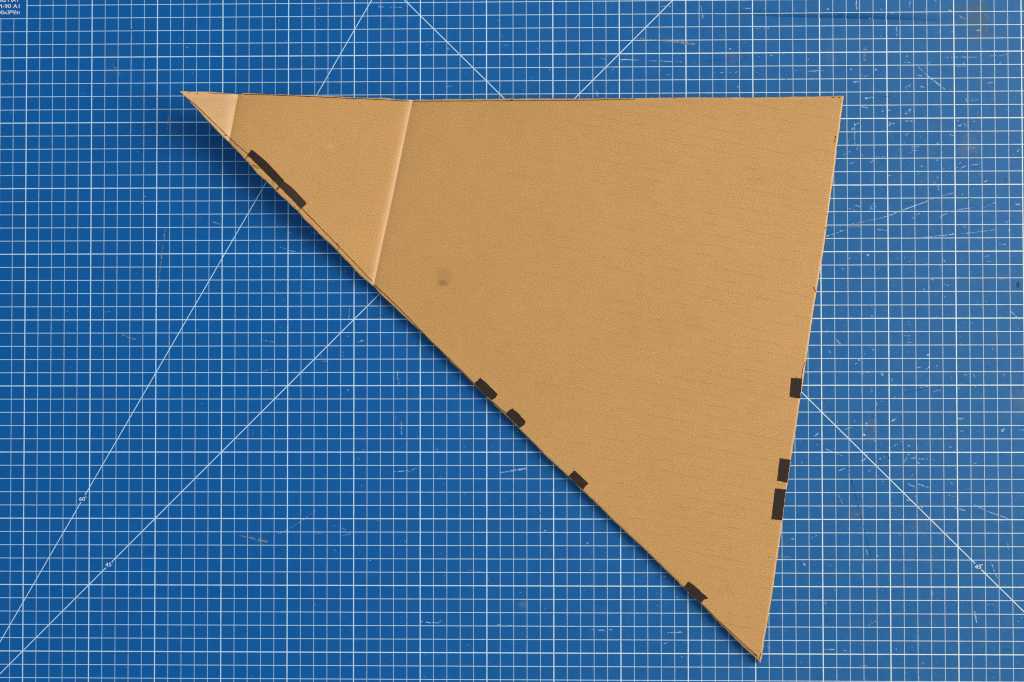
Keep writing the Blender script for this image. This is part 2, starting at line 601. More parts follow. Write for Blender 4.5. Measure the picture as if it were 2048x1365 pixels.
def streak(px0, py0, px1, py1, wpx, dens, tone):
    a = mat_xy(px0, py0)
    b = mat_xy(px1, py1)
    L = math.hypot(b[0] - a[0], b[1] - a[1])
    ang = math.atan2(b[1] - a[1], b[0] - a[0]) if L > 0.03 else math.radians(25) + random.gauss(0, 0.5)
    w = wpx / 26.6
    base = TONE[tone]
    if L < 0.03:
        L = w * 0.8
        a = (a[0] - math.cos(ang) * L / 2, a[1] - math.sin(ang) * L / 2)
    areac = max(L, 0.04) * w
    n = int(max(4, areac * dens * {'t': 3200, 'o': 3200, 'd': 4200}.get(tone, 2300)))
    n = min(n, 1100)
    for i in range(n):
        s = random.random()
        # strokes break up into clots
        if dens < 0.95 and math.sin(s * L * 17 + px0) + math.sin(s * L * 7.3 + py0) < -1.0 + 0.9 * (1 - dens) and random.random() < 0.8:
            continue
        e = 0.35 + 0.65 * math.sin(math.pi * min(max(s, 0.06), 0.94))
        off = random.gauss(0, 0.34) * w * e
        x = a[0] + math.cos(ang) * s * L - math.sin(ang) * off
        y = a[1] + math.sin(ang) * s * L + math.cos(ang) * off
        j = 0.75 + 0.45 * random.random()
        mixf = 0.08 + 0.36 * random.random() + 0.22 * (1 - dens)
        if tone in 'dto':
            mixf *= 0.5
        c = tuple(min(0.9, (1 - mixf) * q * j + mixf * bq * 1.3) for q, bq in zip(base, BLUE))
        fragment(x, y, random.uniform(0.026, 0.078), random.uniform(0.017, 0.036), ang + random.gauss(0, 0.4), c, 0.003 + 0.002 * random.random())


def S(ox, oy, sc, rows):
    """rows are read off an enlarged crop: x0, y0, x1, y1, width, density, tone"""
    for r in rows:
        r = tuple(r)
        if len(r) == 4:
            r = (r[0], r[1], r[0], r[1], r[2], r[3], 'w')
        elif len(r) == 5:
            r = (r[0], r[1], r[0], r[1]) + r[2:]
        elif len(r) == 6:
            r = r + ('w',)
        streak(ox + r[0] / sc, oy + r[1] / sc, ox + r[2] / sc, oy + r[3] / sc, max(r[4] / sc * 1.1, 1.3), r[5], r[6])


S(1648, 0, 5.1125, [
    (330, 0, 335, 115, 14, .6), (880, 0, 872, 90, 10, .35), (1130, 0, 1150, 20, 8, .4), (1270, 95, 1310, 130, 14, .6), (470, 185, 475, 225, 14, .8),
    (42, 95, 10, .9), (575, 95, 590, 100, 7, .6), (680, 140, 715, 145, 8, .6), (740, 260, 745, 380, 9, .5), (580, 372, 7, .9), (1560, 315, 1600, 310, 9, .9),
    (1160, 340, 1185, 315, 4, .7), (1300, 330, 1312, 325, 4, .7), (1350, 150, 1450, 200, 12, .25, 'c'), (1880, 160, 1870, 240, 10, .35),
    (1640, 150, 1680, 170, 20, .2), (395, 510, 435, 508, 10, .5), (270, 712, 280, 715, 12, 1), (520, 712, 540, 720, 12, .8, 'c'), (400, 790, 445, 775, 6, .7),
    (370, 785, 400, 750, 5, .3), (290, 840, 370, 840, 10, .3), (845, 580, 855, 572, 8, 1), (825, 635, 830, 645, 8, .8), (850, 645, 885, 640, 6, .7),
    (815, 695, 820, 700, 8, .8), (1060, 660, 1085, 630, 6, .8), (1030, 695, 1060, 665, 5, .6), (960, 680, 1050, 770, 7, .5), (1050, 770, 1240, 920, 12, .65),
    (960, 775, 1010, 780, 10, .4), (980, 885, 1030, 895, 12, .6), (830, 900, 910, 850, 8, .25), (820, 920, 890, 880, 5, .2), (1230, 590, 1560, 585, 12, .2),
    (1430, 590, 1540, 588, 6, .5), (1360, 680, 1450, 680, 10, .4), (1420, 655, 1435, 645, 5, .9), (1690, 575, 1760, 572, 6, .5), (1770, 575, 1870, 560, 8, .4),
    (1780, 660, 1810, 640, 4, .8), (1650, 855, 1725, 845, 8, .7), (1450, 1010, 1465, 1040, 12, .7), (1500, 1030, 1590, 1020, 8, .3), (420, 1005, 445, 1010, 14, 1),
    (450, 1003, 500, 998, 10, .5), (380, 1095, 460, 1105, 8, .5), (590, 1145, 605, 1135, 7, 1), (655, 1130, 680, 1128, 6, .8), (830, 1170, 890, 1115, 22, .45),
    (820, 1240, 910, 1240, 8, .6), (660, 1290, 690, 1250, 14, .5), (700, 1270, 740, 1255, 8, .7), (280, 1330, 330, 1270, 16, .3), (340, 1265, 360, 1260, 8, .6),
    (1370, 1290, 1410, 1280, 10, .8), (1430, 1260, 1460, 1310, 8, .4), (1510, 1210, 1540, 1250, 14, .45), (1360, 1230, 1380, 1240, 5, .6), (1865, 1120, 6, .6),
    (580, 995, 690, 985, 5, .5, 'd'), (412, 555, 418, 632, 22, .5, 'o')])
S(1640, 240, 5.02, [
    (345, 30, 350, 250, 9, .55), (370, 270, 375, 300, 10, .5), (310, 100, 330, 90, 6, .8), (385, 37, 8, .7), (295, 320, 310, 325, 10, .5, 'c'), (425, 350, 432, 358, 9, .9, 'c'),
    (240, 360, 250, 340, 10, .5), (300, 440, 335, 430, 8, .4), (560, 375, 650, 370, 8, .3), (500, 430, 540, 400, 14, .35), (690, 560, 710, 558, 9, .7, 'c'), (635, 105, 5, .7),
    (860, 155, 890, 135, 6, .7), (840, 225, 850, 235, 8, .5), (1300, 145, 1340, 160, 7, .7), (1160, 230, 1190, 240, 12, .4), (915, 275, 990, 270, 6, .5),
    (920, 310, 1000, 310, 6, .4), (890, 335, 920, 330, 6, .5), (1000, 465, 1030, 470, 12, .45), (1170, 400, 1185, 405, 12, .5), (1230, 497, 1250, 490, 6, .6),
    (1300, 485, 5, .4), (1370, 480, 1390, 478, 6, .7), (1410, 488, 1470, 460, 7, .8), (1500, 460, 1610, 440, 6, .5), (1395, 440, 1410, 432, 5, .8),
    (1480, 280, 1560, 285, 18, .2, 'c'), (1980, 320, 2000, 300, 10, .5), (1940, 355, 1955, 350, 5, .6), (1170, 590, 1185, 570, 8, .6), (1180, 660, 1195, 710, 12, .5, 'c'),
    (1130, 620, 1180, 650, 10, .3, 'c'), (1650, 620, 1680, 612, 8, .9), (1770, 760, 1790, 765, 8, .4), (1420, 755, 1440, 750, 8, .4), (1740, 840, 1755, 830, 7, .7),
    (1640, 885, 1740, 840, 4, .35), (1970, 850, 2010, 855, 12, .6), (1960, 830, 1975, 835, 8, .5),
    (820, 910, 1060, 825, 5, 1), (820, 910, 1060, 825, 4, .9), (1060, 825, 1090, 805, 7, .9), (1090, 805, 1220, 765, 4, .6), (1220, 765, 1340, 735, 5, .6), (680, 965, 820, 912, 5, .9),
    (640, 975, 685, 965, 8, .6, 'c'), (550, 998, 640, 985, 5, .6), (300, 1050, 550, 1000, 12, .25, 'c'), (280, 1080, 410, 1070, 8, .45, 'o'), (170, 1085, 210, 1070, 5, .4),
    (60, 1170, 145, 1145, 7, .6), (145, 1145, 260, 1105, 5, .4), (200, 1115, 215, 1110, 9, .8), (355, 860, 410, 875, 12, .6), (290, 890, 355, 915, 9, .35, 'p'),
    (480, 920, 560, 870, 10, .45), (500, 890, 545, 835, 3, .6), (565, 1100, 670, 1112, 7, .55), (725, 955, 12, .5), (1210, 970, 1280, 935, 6, .8), (1180, 995, 1215, 975, 9, .4),
    (925, 990, 940, 985, 6, 1), (970, 950, 1000, 940, 5, .8), (1155, 935, 6, .5), (1385, 905, 1430, 895, 7, .7, 'p'), (1400, 900, 1540, 882, 5, .5),
    (1020, 1185, 1200, 1165, 8, .4), (1200, 1165, 1340, 1150, 8, .7), (1300, 1155, 1345, 1140, 10, .5), (1430, 1145, 1590, 1125, 6, .5), (1590, 1125, 1750, 1105, 4, .6),
    (1440, 1070, 1470, 1080, 5, .5), (1800, 1245, 1870, 1250, 8, .4), (1685, 1242, 5, .9), (1890, 1100, 1905, 1120, 8, .5), (1860, 1030, 1915, 1010, 6, .35),
    (817, 914, 12, 1, 'd'), (840, 845, 930, 830, 8, .3, 'd'), (1490, 790, 1530, 785, 6, .6, 'd'), (1862, 600, 20, .3, 'd'), (470, 1360, 490, 1358, 14, .9),
    (1345, 1225, 1375, 1245, 16, .2, 't'), (1430, 1215, 16, .2, 't')])
S(1680, 360, 5.25, [(560, 1110, 8, .3), (1090, 1100, 1140, 1110, 12, .5), (1160, 1105, 1180, 1100, 6, .6), (960, 1045, 985, 1055, 7, .8), (870, 1140, 890, 1160, 9, .5), (735, 1142, 8, .9),
                    (965, 1200, 9, .7), (1095, 1225, 1115, 1240, 7, .8), (1330, 1235, 10, .4), (1535, 1282, 7, .8), (1230, 1010, 1270, 1040, 9, .5, 'p'), (1650, 1040, 1730, 1040, 7, .4, 'p'),
                    (1868, 1075, 1868, 1130, 22, .8, 'd'), (30, 935, 12, .9), (95, 930, 8, .8), (165, 830, 190, 815, 8, .6), (1050, 895, 1075, 925, 9, .6), (1085, 845, 1105, 860, 8, .8), (820, 900, 8, .5),
                    (1520, 810, 1570, 795, 4, .7), (1530, 855, 1600, 855, 8, .35), (1705, 680, 1740, 675, 6, .6), (90, 830, 120, 815, 10, .4), (600, 825, 8, .5), (680, 820, 7, .5), (760, 810, 9, .5), (730, 855, 8, .5), (910, 878, 6, .8)])
S(1620, 600, 4.785, [
    (585, 155, 605, 150, 20, .6), (150, 310, 165, 290, 16, .3), (255, 385, 290, 422, 6, 1), (178, 480, 200, 515, 5, .8), (430, 615, 445, 610, 10, .7), (465, 580, 475, 575, 14, .9),
    (490, 548, 5, .7), (600, 470, 605, 490, 5, .8), (515, 520, 525, 520, 7, .6), (680, 710, 700, 720, 18, .7), (1120, 530, 1145, 525, 14, 1), (1030, 645, 1060, 650, 6, .8),
    (1105, 660, 1130, 665, 7, .9), (1130, 650, 1145, 640, 8, .8), (1205, 640, 1220, 630, 7, .7), (945, 205, 950, 215, 5, .9), (950, 240, 6, .8), (900, 345, 960, 345, 5, .5),
    (940, 370, 950, 375, 6, .8), (930, 405, 980, 408, 5, .6), (1475, 720, 1515, 715, 6, .7), (1560, 700, 1580, 745, 10, .35), (1350, 748, 1360, 745, 6, .8), (1200, 160, 1215, 155, 7, .5),
    (1920, 110, 2005, 190, 8, .7), (1740, 468, 1752, 470, 6, .8), (1545, 222, 1558, 218, 6, .7), (480, 710, 610, 685, 5, .35), (780, 740, 790, 800, 5, .4), (1050, 840, 1130, 830, 6, .55),
    (1165, 880, 1250, 865, 5, .45), (1420, 845, 1430, 848, 5, .9), (1575, 830, 1590, 835, 8, .5), (815, 930, 8, .9), (590, 845, 595, 880, 10, .4), (680, 970, 695, 980, 6, .7),
    (635, 995, 16, .8, 'c'), (650, 1020, 670, 1060, 6, .35), (780, 1165, 830, 1130, 11, .75), (1415, 1140, 1470, 1135, 11, .85), (260, 1180, 270, 1160, 12, .6), (535, 1190, 545, 1180, 12, .9),
    (430, 1165, 14, .3), (1830, 1260, 1850, 1245, 14, .9), (1840, 1240, 1870, 1235, 6, .6), (2000, 1240, 2045, 1248, 8, .6), (505, 1285, 530, 1300, 10, .9, 'c'), (320, 1245, 400, 1220, 5, .5),
    (60, 1290, 80, 1275, 7, .7), (1435, 1258, 1470, 1257, 6, .6), (1295, 1215, 6, .7), (590, 300, 610, 302, 8, .7, 'd'), (160, 1020, 8, .8, 'd'), (930, 985, 8, .8, 'd'), (835, 1272, 7, .9, 'd'),
    (900, 890, 1140, 840, 3, .5, 'd'), (1680, 650, 1850, 590, 3, .3, 'd'), (1840, 715, 1890, 720, 22, .25, 'o'), (625, 1080, 610, 1260, 8, .35, 'c')])
S(1560, 860, 4.197, [
    (290, 55, 320, 30, 9, .8), (700, 40, 715, 45, 12, 1, 'c'), (690, 15, 710, 35, 6, .6), (310, 122, 6, .9), (380, 160, 435, 182, 5, .9), (475, 200, 520, 218, 5, .9), (780, 100, 800, 88, 6, .6),
    (950, 140, 1020, 95, 6, .3), (1075, 130, 1090, 140, 12, .5), (1160, 150, 10, .4), (680, 265, 720, 240, 9, .7), (720, 240, 735, 205, 5, .5), (835, 245, 850, 240, 6, 1),
    (850, 235, 885, 228, 5, .5), (1070, 210, 1085, 205, 12, .8), (1040, 285, 1065, 225, 6, .4), (1100, 240, 1140, 235, 6, .8), (1160, 245, 1240, 245, 5, .7), (1280, 245, 1300, 260, 6, .4),
    (1145, 275, 1170, 280, 9, .7), (1420, 145, 1445, 147, 7, .6), (1625, 282, 1655, 285, 8, .5), (1410, 312, 1425, 313, 6, .6), (180, 285, 185, 270, 5, .6), (490, 345, 545, 325, 5, .8),
    (720, 370, 790, 310, 6, .25), (825, 385, 835, 395, 6, .8), (858, 432, 866, 435, 6, 1), (1115, 375, 8, .5), (1075, 450, 1100, 468, 6, .8), (1100, 468, 1130, 478, 6, .8),
    (1160, 455, 1250, 488, 5, .9), (1060, 588, 1105, 597, 7, .8), (1130, 555, 1140, 560, 6, .9), (1140, 575, 1150, 582, 7, .9), (1180, 635, 1195, 660, 6, .7), (930, 620, 940, 605, 5, .6),
    (490, 545, 525, 620, 3, .55, 'c'), (1460, 650, 1555, 680, 6, .65), (1420, 548, 1460, 562, 4, .5), (1440, 450, 15, .3), (1630, 625, 1730, 680, 5, .7), (1730, 680, 1920, 748, 6, .7),
    (760, 652, 6, .9), (55, 685, 10, .6), (95, 917, 115, 915, 7, .9), (260, 910, 310, 885, 4, .6), (820, 1058, 7, 1), (1415, 990, 8, .5), (1910, 940, 1918, 1010, 6, .35), (190, 1100, 210, 1142, 9, .9),
    (20, 1065, 90, 1070, 8, .3, 'c'), (725, 1000, 735, 1050, 16, .2), (890, 190, 935, 265, 4, .8, 'd'), (595, 430, 605, 432, 12, .8, 'd'), (570, 300, 600, 420, 3, .35, 'd'),
    (600, 420, 690, 780, 3, .5, 'd'), (690, 780, 770, 1080, 3, .4, 'd'), (980, 20, 6, .8, 'd'), (1105, 358, 9, .7, 'd'), (945, 458, 6, .8, 'd'), (310, 548, 5, .8, 'd'), (490, 1030, 8, .6, 'd'),
    (610, 705, 665, 712, 8, .4, 'o')])
S(1648, 1098, 5.1125, [
    (1540, 640, 1560, 755, 10, .85), (1695, 80, 8, .5), (1705, 130, 1770, 300, 7, .6), (1100, 410, 1110, 480, 8, .7, 'c'), (1095, 490, 1105, 515, 7, .5, 'c'), (390, 130, 395, 300, 5, .4), (550, 70, 7, 1),
    (10, 545, 20, 570, 9, .9), (25, 735, 15, .9, 'd'), (40, 770, 6, .7), (0, 1028, 110, 1030, 6, .8), (200, 1035, 230, 1045, 6, .7), (735, 1025, 745, 1030, 11, .9), (380, 1195, 455, 1197, 6, .5),
    (1010, 1180, 1020, 1160, 5, .6), (1010, 1240, 6, .5), (1670, 570, 1740, 570, 4, .4), (450, 790, 530, 735, 3, .4), (105, 390, 110, 430, 8, .5, 'c'), (1800, 1025, 1920, 1030, 3, .4, 'd')])
S(1300, 1100, 5.12, [
    (80, 445, 7, .7), (280, 487, 9, .9), (75, 570, 6, .6), (180, 850, 330, 845, 6, .8), (290, 850, 325, 830, 5, .8), (140, 965, 175, 950, 6, .8), (325, 1095, 9, .9), (1310, 70, 1445, 75, 7, .3, 't'),
    (1545, 1155, 9, .8), (130, 270, 180, 268, 7, .2)])
S(1240, 0, 4.267, [
    (340, 55, 435, 58, 5, .5), (690, 50, 700, 100, 5, .5), (700, 110, 708, 160, 6, .8), (1060, 75, 1115, 72, 6, .6), (1235, 72, 6, .6), (1480, 60, 1495, 95, 6, .3), (1765, 82, 1780, 78, 9, .9),
    (1265, 240, 8, 1), (1150, 245, 1270, 238, 5, .35), (1060, 370, 1080, 360, 6, .3), (925, 418, 950, 422, 6, .7), (0, 512, 160, 515, 5, .9), (245, 520, 310, 522, 5, .8), (350, 522, 440, 528, 5, .85),
    (480, 528, 530, 530, 5, .5), (130, 465, 5, .6), (640, 535, 4, .7), (1040, 492, 5, .8), (1280, 480, 1300, 475, 5, .8), (1190, 485, 5, .8), (1395, 465, 5, .7), (805, 620, 6, .9), (855, 620, 880, 622, 5, .7),
    (940, 622, 7, .9), (980, 622, 1000, 612, 5, .8), (1160, 618, 5, .4), (1605, 610, 1700, 605, 6, .85, 'c'), (1720, 605, 1740, 598, 8, .9, 'c'), (1695, 575, 1705, 600, 7, .7, 'o'),
    (1490, 605, 1530, 608, 5, .3), (1000, 742, 1010, 746, 7, 1), (1970, 595, 8, .8), (1990, 700, 2040, 700, 8, .5), (400, 640, 430, 640, 4, .4), (1600, 500, 1615, 515, 6, .4),
    (110, 330, 350, 345, 8, .6, 't'), (350, 345, 460, 358, 14, .5, 't'), (460, 358, 640, 378, 20, .5, 't'), (700, 525, 900, 510, 4, .4, 'd'), (900, 500, 1130, 490, 4, .3, 'd'), (1420, 680, 8, .6, 'd')])
S(740, 0, 3.938, [
    (60, 55, 110, 58, 8, .4), (150, 58, 260, 60, 4, .3), (160, 135, 5, .8), (1315, 15, 9, .9), (1010, 160, 5, .6), (1030, 270, 1045, 295, 7, .3), (1040, 355, 1090, 358, 5, .4), (600, 380, 640, 395, 8, .6),
    (450, 358, 4, .7), (480, 385, 6, .5), (620, 295, 4, .5), (1320, 385, 6, .5), (1740, 490, 6, .6), (1820, 460, 1850, 470, 5, .6), (1985, 470, 2035, 472, 6, .9), (1415, 550, 8, .8), (1900, 560, 1920, 545, 4, .5),
    (1270, 615, 6, .6), (1205, 708, 6, .9), (1785, 720, 1790, 765, 10, .6), (590, 690, 650, 675, 6, .3), (150, 630, 7, .4), (195, 730, 4, .7), (1100, 445, 4, .5), (1920, 15, 5, .7), (1215, 575, 5, .5, 'p'),
    (328, 100, 12, .9, 'd'), (1065, 610, 6, .6, 'd')])
S(260, 0, 4.096, [
    (10, 250, 14, .9, 'd'), (493, 212, 16, .5, 'd'), (700, 340, 8, .4, 'd'), (1530, 70, 1555, 70, 4, .6, 'p'), (470, 390, 8, .9), (405, 320, 5, .6), (1270, 333, 8, .7), (1225, 170, 4, .4), (1390, 425, 5, .6),
    (1415, 555, 5, .6), (515, 600, 6, .3), (25, 320, 5, .5)])
S(0, 260, 3.102, [
    (1027, 605, 1015, 700, 5, .5, 't'), (1010, 720, 990, 900, 6, .45, 't'), (990, 900, 975, 1010, 5, .4, 't'), (755, 1268, 805, 1292, 7, .5, 't'), (805, 1292, 840, 1300, 8, .6, 't'), (650, 1130, 695, 1125, 5, .3, 't'),
    (900, 415, 6, .8), (855, 135, 5, .6), (888, 85, 4, .6), (850, 375, 3, .5), (520, 1090, 4, .5), (420, 1125, 3, .7), (1170, 545, 6, .4), (1240, 540, 6, .3), (880, 455, 3, .5), (460, 770, 465, 775, 4, .6, 'd'),
    (1215, 710, 5, .7, 'd')])
S(400, 420, 4.55, [
    (115, 110, 145, 118, 9, .6), (150, 118, 180, 132, 5, .5), (265, 160, 8, .7), (820, 200, 820, 215, 7, .7), (730, 340, 780, 355, 5, .6), (810, 370, 870, 382, 7, .6), (725, 640, 740, 635, 9, .7), (775, 710, 6, .7),
    (760, 815, 8, .6), (740, 970, 7, .9), (690, 1015, 8, .4), (730, 1072, 5, .6), (1210, 655, 6, .9), (1325, 560, 8, .7), (1390, 585, 6, .8, 'p'), (1430, 600, 1480, 608, 4, .4, 'p'), (1005, 200, 1110, 240, 4, .6),
    (1360, 870, 1355, 990, 6, .5), (1690, 1090, 5, .7), (1470, 1190, 14, .85), (1440, 1205, 1490, 1190, 6, .4), (1345, 1150, 6, .5), (1305, 1295, 5, .6), (1305, 1330, 4, .7), (148, 1285, 4, .9),
    (560, 1185, 680, 1205, 3, .35), (715, 1160, 5, .5), (450, 490, 4, .6), (925, 1055, 1120, 1030, 2, .4, 'd'), (1560, 970, 1720, 950, 2, .4, 'd')])
S(400, 700, 4.55, [
    (565, 200, 630, 180, 8, .4, 't'), (630, 180, 650, 168, 4, .3, 't'), (290, 170, 6, .7), (1800, 190, 1797, 230, 8, .8), (1797, 230, 1805, 290, 4, .9), (1805, 290, 1812, 320, 8, .5), (1345, 360, 1347, 375, 5, 1),
    (1830, 650, 1832, 690, 4, .6), (1832, 700, 1832, 720, 6, 1), (1832, 735, 1838, 780, 5, .8), (690, 920, 700, 918, 8, .9), (1485, 912, 4, .8), (1440, 985, 5, .6), (1470, 1235, 4, .7), (1770, 1110, 5, .7),
    (1110, 60, 25, .2), (1110, 105, 1180, 100, 3, .3), (480, 690, 480, 790, 8, .16, 't'), (1750, 570, 1790, 640, 4, .4, 't'), (15, 485, 12, .2), (1195, 1220, 1260, 1190, 2, .4, 'd'), (1640, 1290, 6, .8, 'd')])
S(400, 980, 3.545, [
    (280, 325, 350, 338, 5, .5, 't'), (350, 338, 400, 350, 12, .5, 'o'), (400, 352, 440, 360, 16, .65, 'o'), (440, 362, 485, 370, 11, .65, 'o'), (555, 312, 620, 285, 2, .4), (620, 285, 720, 220, 3, .25),
    (720, 220, 830, 140, 3, .18), (940, 250, 1040, 285, 3, .25), (1000, 330, 1070, 310, 2, .45), (1208, 503, 5, 1), (955, 430, 5, .8), (1260, 218, 3, .7), (815, 815, 6, .6), (825, 1262, 6, .6), (1455, 365, 5, .5),
    (265, 1195, 3, .5), (800, 305, 890, 315, 4, .25, 't'), (1320, 1205, 14, .5, 'd'), (1138, 1180, 4, .6, 'd'), (1130, 395, 5, .7, 'd'), (1087, 440, 5, .6, 'd')])
S(700, 840, 4.876, [
    (430, 508, 445, 507, 5, .6), (470, 505, 530, 498, 7, 1), (545, 497, 585, 502, 6, .6), (590, 495, 650, 470, 4, .4), (850, 288, 9, .8), (850, 325, 8, .7), (745, 358, 10, .3), (1120, 260, 6, 1),
    (1380, 275, 1400, 255, 3, .8, 'c'), (1600, 122, 1635, 115, 4, .7), (1925, 390, 9, .9), (1450, 520, 1560, 500, 8, .5), (1560, 500, 1720, 475, 14, .8), (880, 560, 7, .5), (910, 625, 6, .4), (1240, 435, 6, .5),
    (1903, 1083, 12, 1), (1903, 1083, 10, 1), (2010, 1093, 5, .7), (90, 390, 5, .6), (110, 645, 4, .6), (130, 292, 4, .7), (535, 1185, 5, .6), (890, 1300, 12, .3), (1118, 720, 5, .3), (1840, 890, 1860, 920, 9, .7, 'd'),
    (1257, 1118, 5, .9, 'd')])
S(800, 1100, 4.655, [
    (620, 185, 700, 200, 6, .5, 't'), (700, 200, 785, 210, 5, .4, 't'), (815, 262, 9, .9), (828, 282, 5, .7), (858, 310, 4, .7), (190, 670, 215, 665, 8, .7), (240, 675, 290, 680, 7, 1), (300, 678, 365, 682, 5, 1),
    (365, 680, 380, 655, 6, .5), (905, 700, 940, 695, 8, .5), (1000, 705, 1040, 706, 7, .9), (1045, 708, 1070, 710, 5, .6), (1150, 705, 7, .6), (1163, 520, 6, .6), (1845, 750, 1900, 748, 6, 1),
    (1900, 748, 1975, 745, 6, .5), (1765, 742, 1830, 748, 5, .4), (1345, 545, 5, .7), (1440, 675, 6, .9), (640, 885, 5, .8), (1765, 1162, 6, .8), (1775, 190, 5, .9), (1718, 375, 5, .7), (1118, 397, 4, .8),
    (235, 970, 5, .6), (235, 1180, 4, .7), (600, 45, 6, .4), (415, 240, 5, .5), (830, 45, 5, .6), (1800, 560, 4, .7), (1500, 1010, 1520, 1012, 3, .4), (1460, 735, 6, .4), (155, 210, 6, .8, 'd'), (433, 540, 4, .7, 'd'),
    (1560, 735, 1640, 735, 4, .4, 'd')])
S(1120, 960, 3.593, [(190, 455, 205, 455, 5, 1), (535, 715, 8, .7), (605, 695, 5, .7), (700, 815, 6, .6), (730, 690, 760, 695, 3, .4), (220, 650, 4, .7), (720, 1243, 6, .8, 'd'), (230, 520, 4, .5)])
S(0, 0, 5.1125, [(1150, 665, 1185, 705, 3, .5), (1225, 755, 5, .5), (1720, 1175, 1715, 1330, 7, .4), (110, 1155, 8, .7), (845, 955, 5, .5), (70, 830, 5, .5), (1885, 1300, 6, .5), (1275, 1050, 18, .25, 'd'), (65, 880, 8, .4, 'd')])
# countless tiny nicks, thicker on the worn side
for i in range(7000):
    px = random.uniform(0, 2048)
    py = random.uniform(0, 1365)
    wear = 0.10 + 0.90 * min(1, max(0, (px - 350) / 1500)) ** 1.6
    wear *= 0.55 + 0.75 * (math.sin(px * 0.011 + 1.3 * math.sin(py * 0.009)) * math.cos(py * 0.013 + px * 0.004) > -0.1) * (1 if py < 760 else 0.55)
    if random.random() > wear:
        continue
    x, y = mat_xy(px, py)
    b = random.random()
    t = 'd' if b < 0.12 else ('c' if b < 0.2 else 'w')
    k = random.uniform(0.15, 0.7) if t != 'd' else random.uniform(0.5, 0.9)
    c = tuple(k * a + (1 - k) * q for a, q in zip(TONE[t], (0.02, 0.13, 0.36)))
    fragment(x, y, random.uniform(0.03, 0.13) * (0.6 + 0.4 * (px > 1500)), random.uniform(0.018, 0.036), math.radians(28) + random.gauss(0, 0.5), c, 0.0025)
sc_o = mesh_obj('scuff_mark', mv, mf, SCUFF, mat, MBASE, cols=mc)
sc_o['kind'] = 'stuff'
sc_o['label'] = 'pale knife scuffs, nicks and dried residue on the mat'

# ------------------------------------------------------------------ the cardboard
tip = (360.1, 183.1)
TOP1 = [tip, (376, 184.2), (400, 184.2), (418, 184.5), (431, 185.6), (450, 187.3), (462, 188.2), (476.5, 189.6)]
BOT1 = [tip, (379.1, 202.1), (394.8, 218.7), (418.2, 244.1), (430, 257.5), (443.7, 271.8), (450, 277.2), (458.2, 284.6)]
TOP2 = [(476.5, 189.6), (482, 189.0), (486.7, 187.2), (496, 187.3), (508, 187.8), (522, 188.8), (535.6, 189.6), (551, 190), (600, 191.4), (633.4, 192.3), (668, 194.0), (701.9, 195.8), (735, 196.6), (760, 197.1), (775, 197.1),
        (781.2, 197.6), (788, 199.0), (806, 200.0), (825.4, 201.2)]
BOT2 = [(458.2, 284.6), (470.5, 298.8), (490.4, 318.7), (503, 333.2), (515, 346.8), (533.8, 363.8), (552.5, 382), (563, 392.6), (574.8, 403), (585.3, 413.0), (595.9, 422.6), (610.5, 440), (619.8, 448.6), (637, 465.5), (655, 482.6),
        (676.9, 505.0), (690, 518), (701, 529.3), (711, 541), (721.9, 551.2), (734, 561.5), (747.2, 572)]
TOP3 = [(825.4, 201.2), (836.9, 200.2), (880, 199.7), (954.3, 199.2), (985, 198.6), (1020.8, 198.2), (1036, 198.6), (1052, 197.6), (1068, 198.3), (1100, 198.2), (1170, 198.3), (1240, 197.9), (1290, 197), (1333.7, 196.6), (1400, 196),
        (1474, 196.0), (1500, 196.1), (1530, 195.6), (1560, 195.1), (1600, 194.4), (1638, 193.8), (1667, 193.3), (1686.8, 192.8)]
BOT3 = [(747.2, 572), (757.4, 584.1), (772, 598), (788, 613), (815.4, 639.2), (859, 680), (900, 721), (924, 744.5), (947.9, 768.2), (965, 785), (984.1, 804.1), (993, 812.6), (1001, 820.0), (1011.5, 830.5), (1025, 843), (1038.9, 857.2),
        (1066.3, 885.3), (1095.6, 914.9), (1108, 927), (1124.9, 942.6), (1137.7, 953.9), (1152, 968), (1166.5, 982), (1186.8, 1001.7), (1212, 1026), (1239.7, 1053.2), (1270, 1081), (1300, 1108.8), (1321.5, 1130.0), (1345, 1153.2),
        (1366.4, 1174.4), (1384, 1191), (1401.6, 1208), (1428.9, 1236.0), (1442, 1249), (1456.3, 1263), (1470, 1277), (1483.6, 1290.4), (1497, 1303), (1510.9, 1315.6), (1521, 1326.2)]
RIGHT = [(1686.8, 192.8), (1685.6, 204), (1678.9, 249.4), (1676, 275), (1672.6, 300), (1673.0, 306.5), (1670.4, 318), (1670.1, 327.6), (1666.2, 352), (1665.0, 364), (1663.2, 374), (1657.6, 415.3), (1654.9, 435.2), (1650.8, 469),
         (1644.2, 512), (1636.6, 556), (1634.6, 571.7), (1632.2, 584.2), (1630, 596), (1627.5, 609.8), (1621.7, 649.4), (1617.3, 681.6), (1611.6, 721), (1606.2, 757), (1599.7, 797.8), (1590.3, 860), (1581, 920.4), (1575.2, 964),
         (1571.9, 980), (1564.2, 1041.7), (1556.3, 1100), (1550, 1145.9), (1537.9, 1221), (1528.5, 1277.7), (1524.6, 1306), (1523.0, 1316.8), (1521, 1326.2)]
CR1 = [(476.5, 189.6), (473, 208), (467, 240), (461.5, 266), (458.2, 284.6)]
CR2 = [(825.4, 201.2), (815, 249), (797.8, 332.5), (778.5, 427), (769.8, 464), (756.2, 529), (747.2, 572)]


def resample(poly, n):
    p = np.array(poly, float)
    s = np.r_[0, np.cumsum(np.hypot(*np.diff(p, axis=0).T))]
    t = np.linspace(0, s[-1], n)
    return np.c_[np.interp(t, s, p[:, 0]), np.interp(t, s, p[:, 1])]


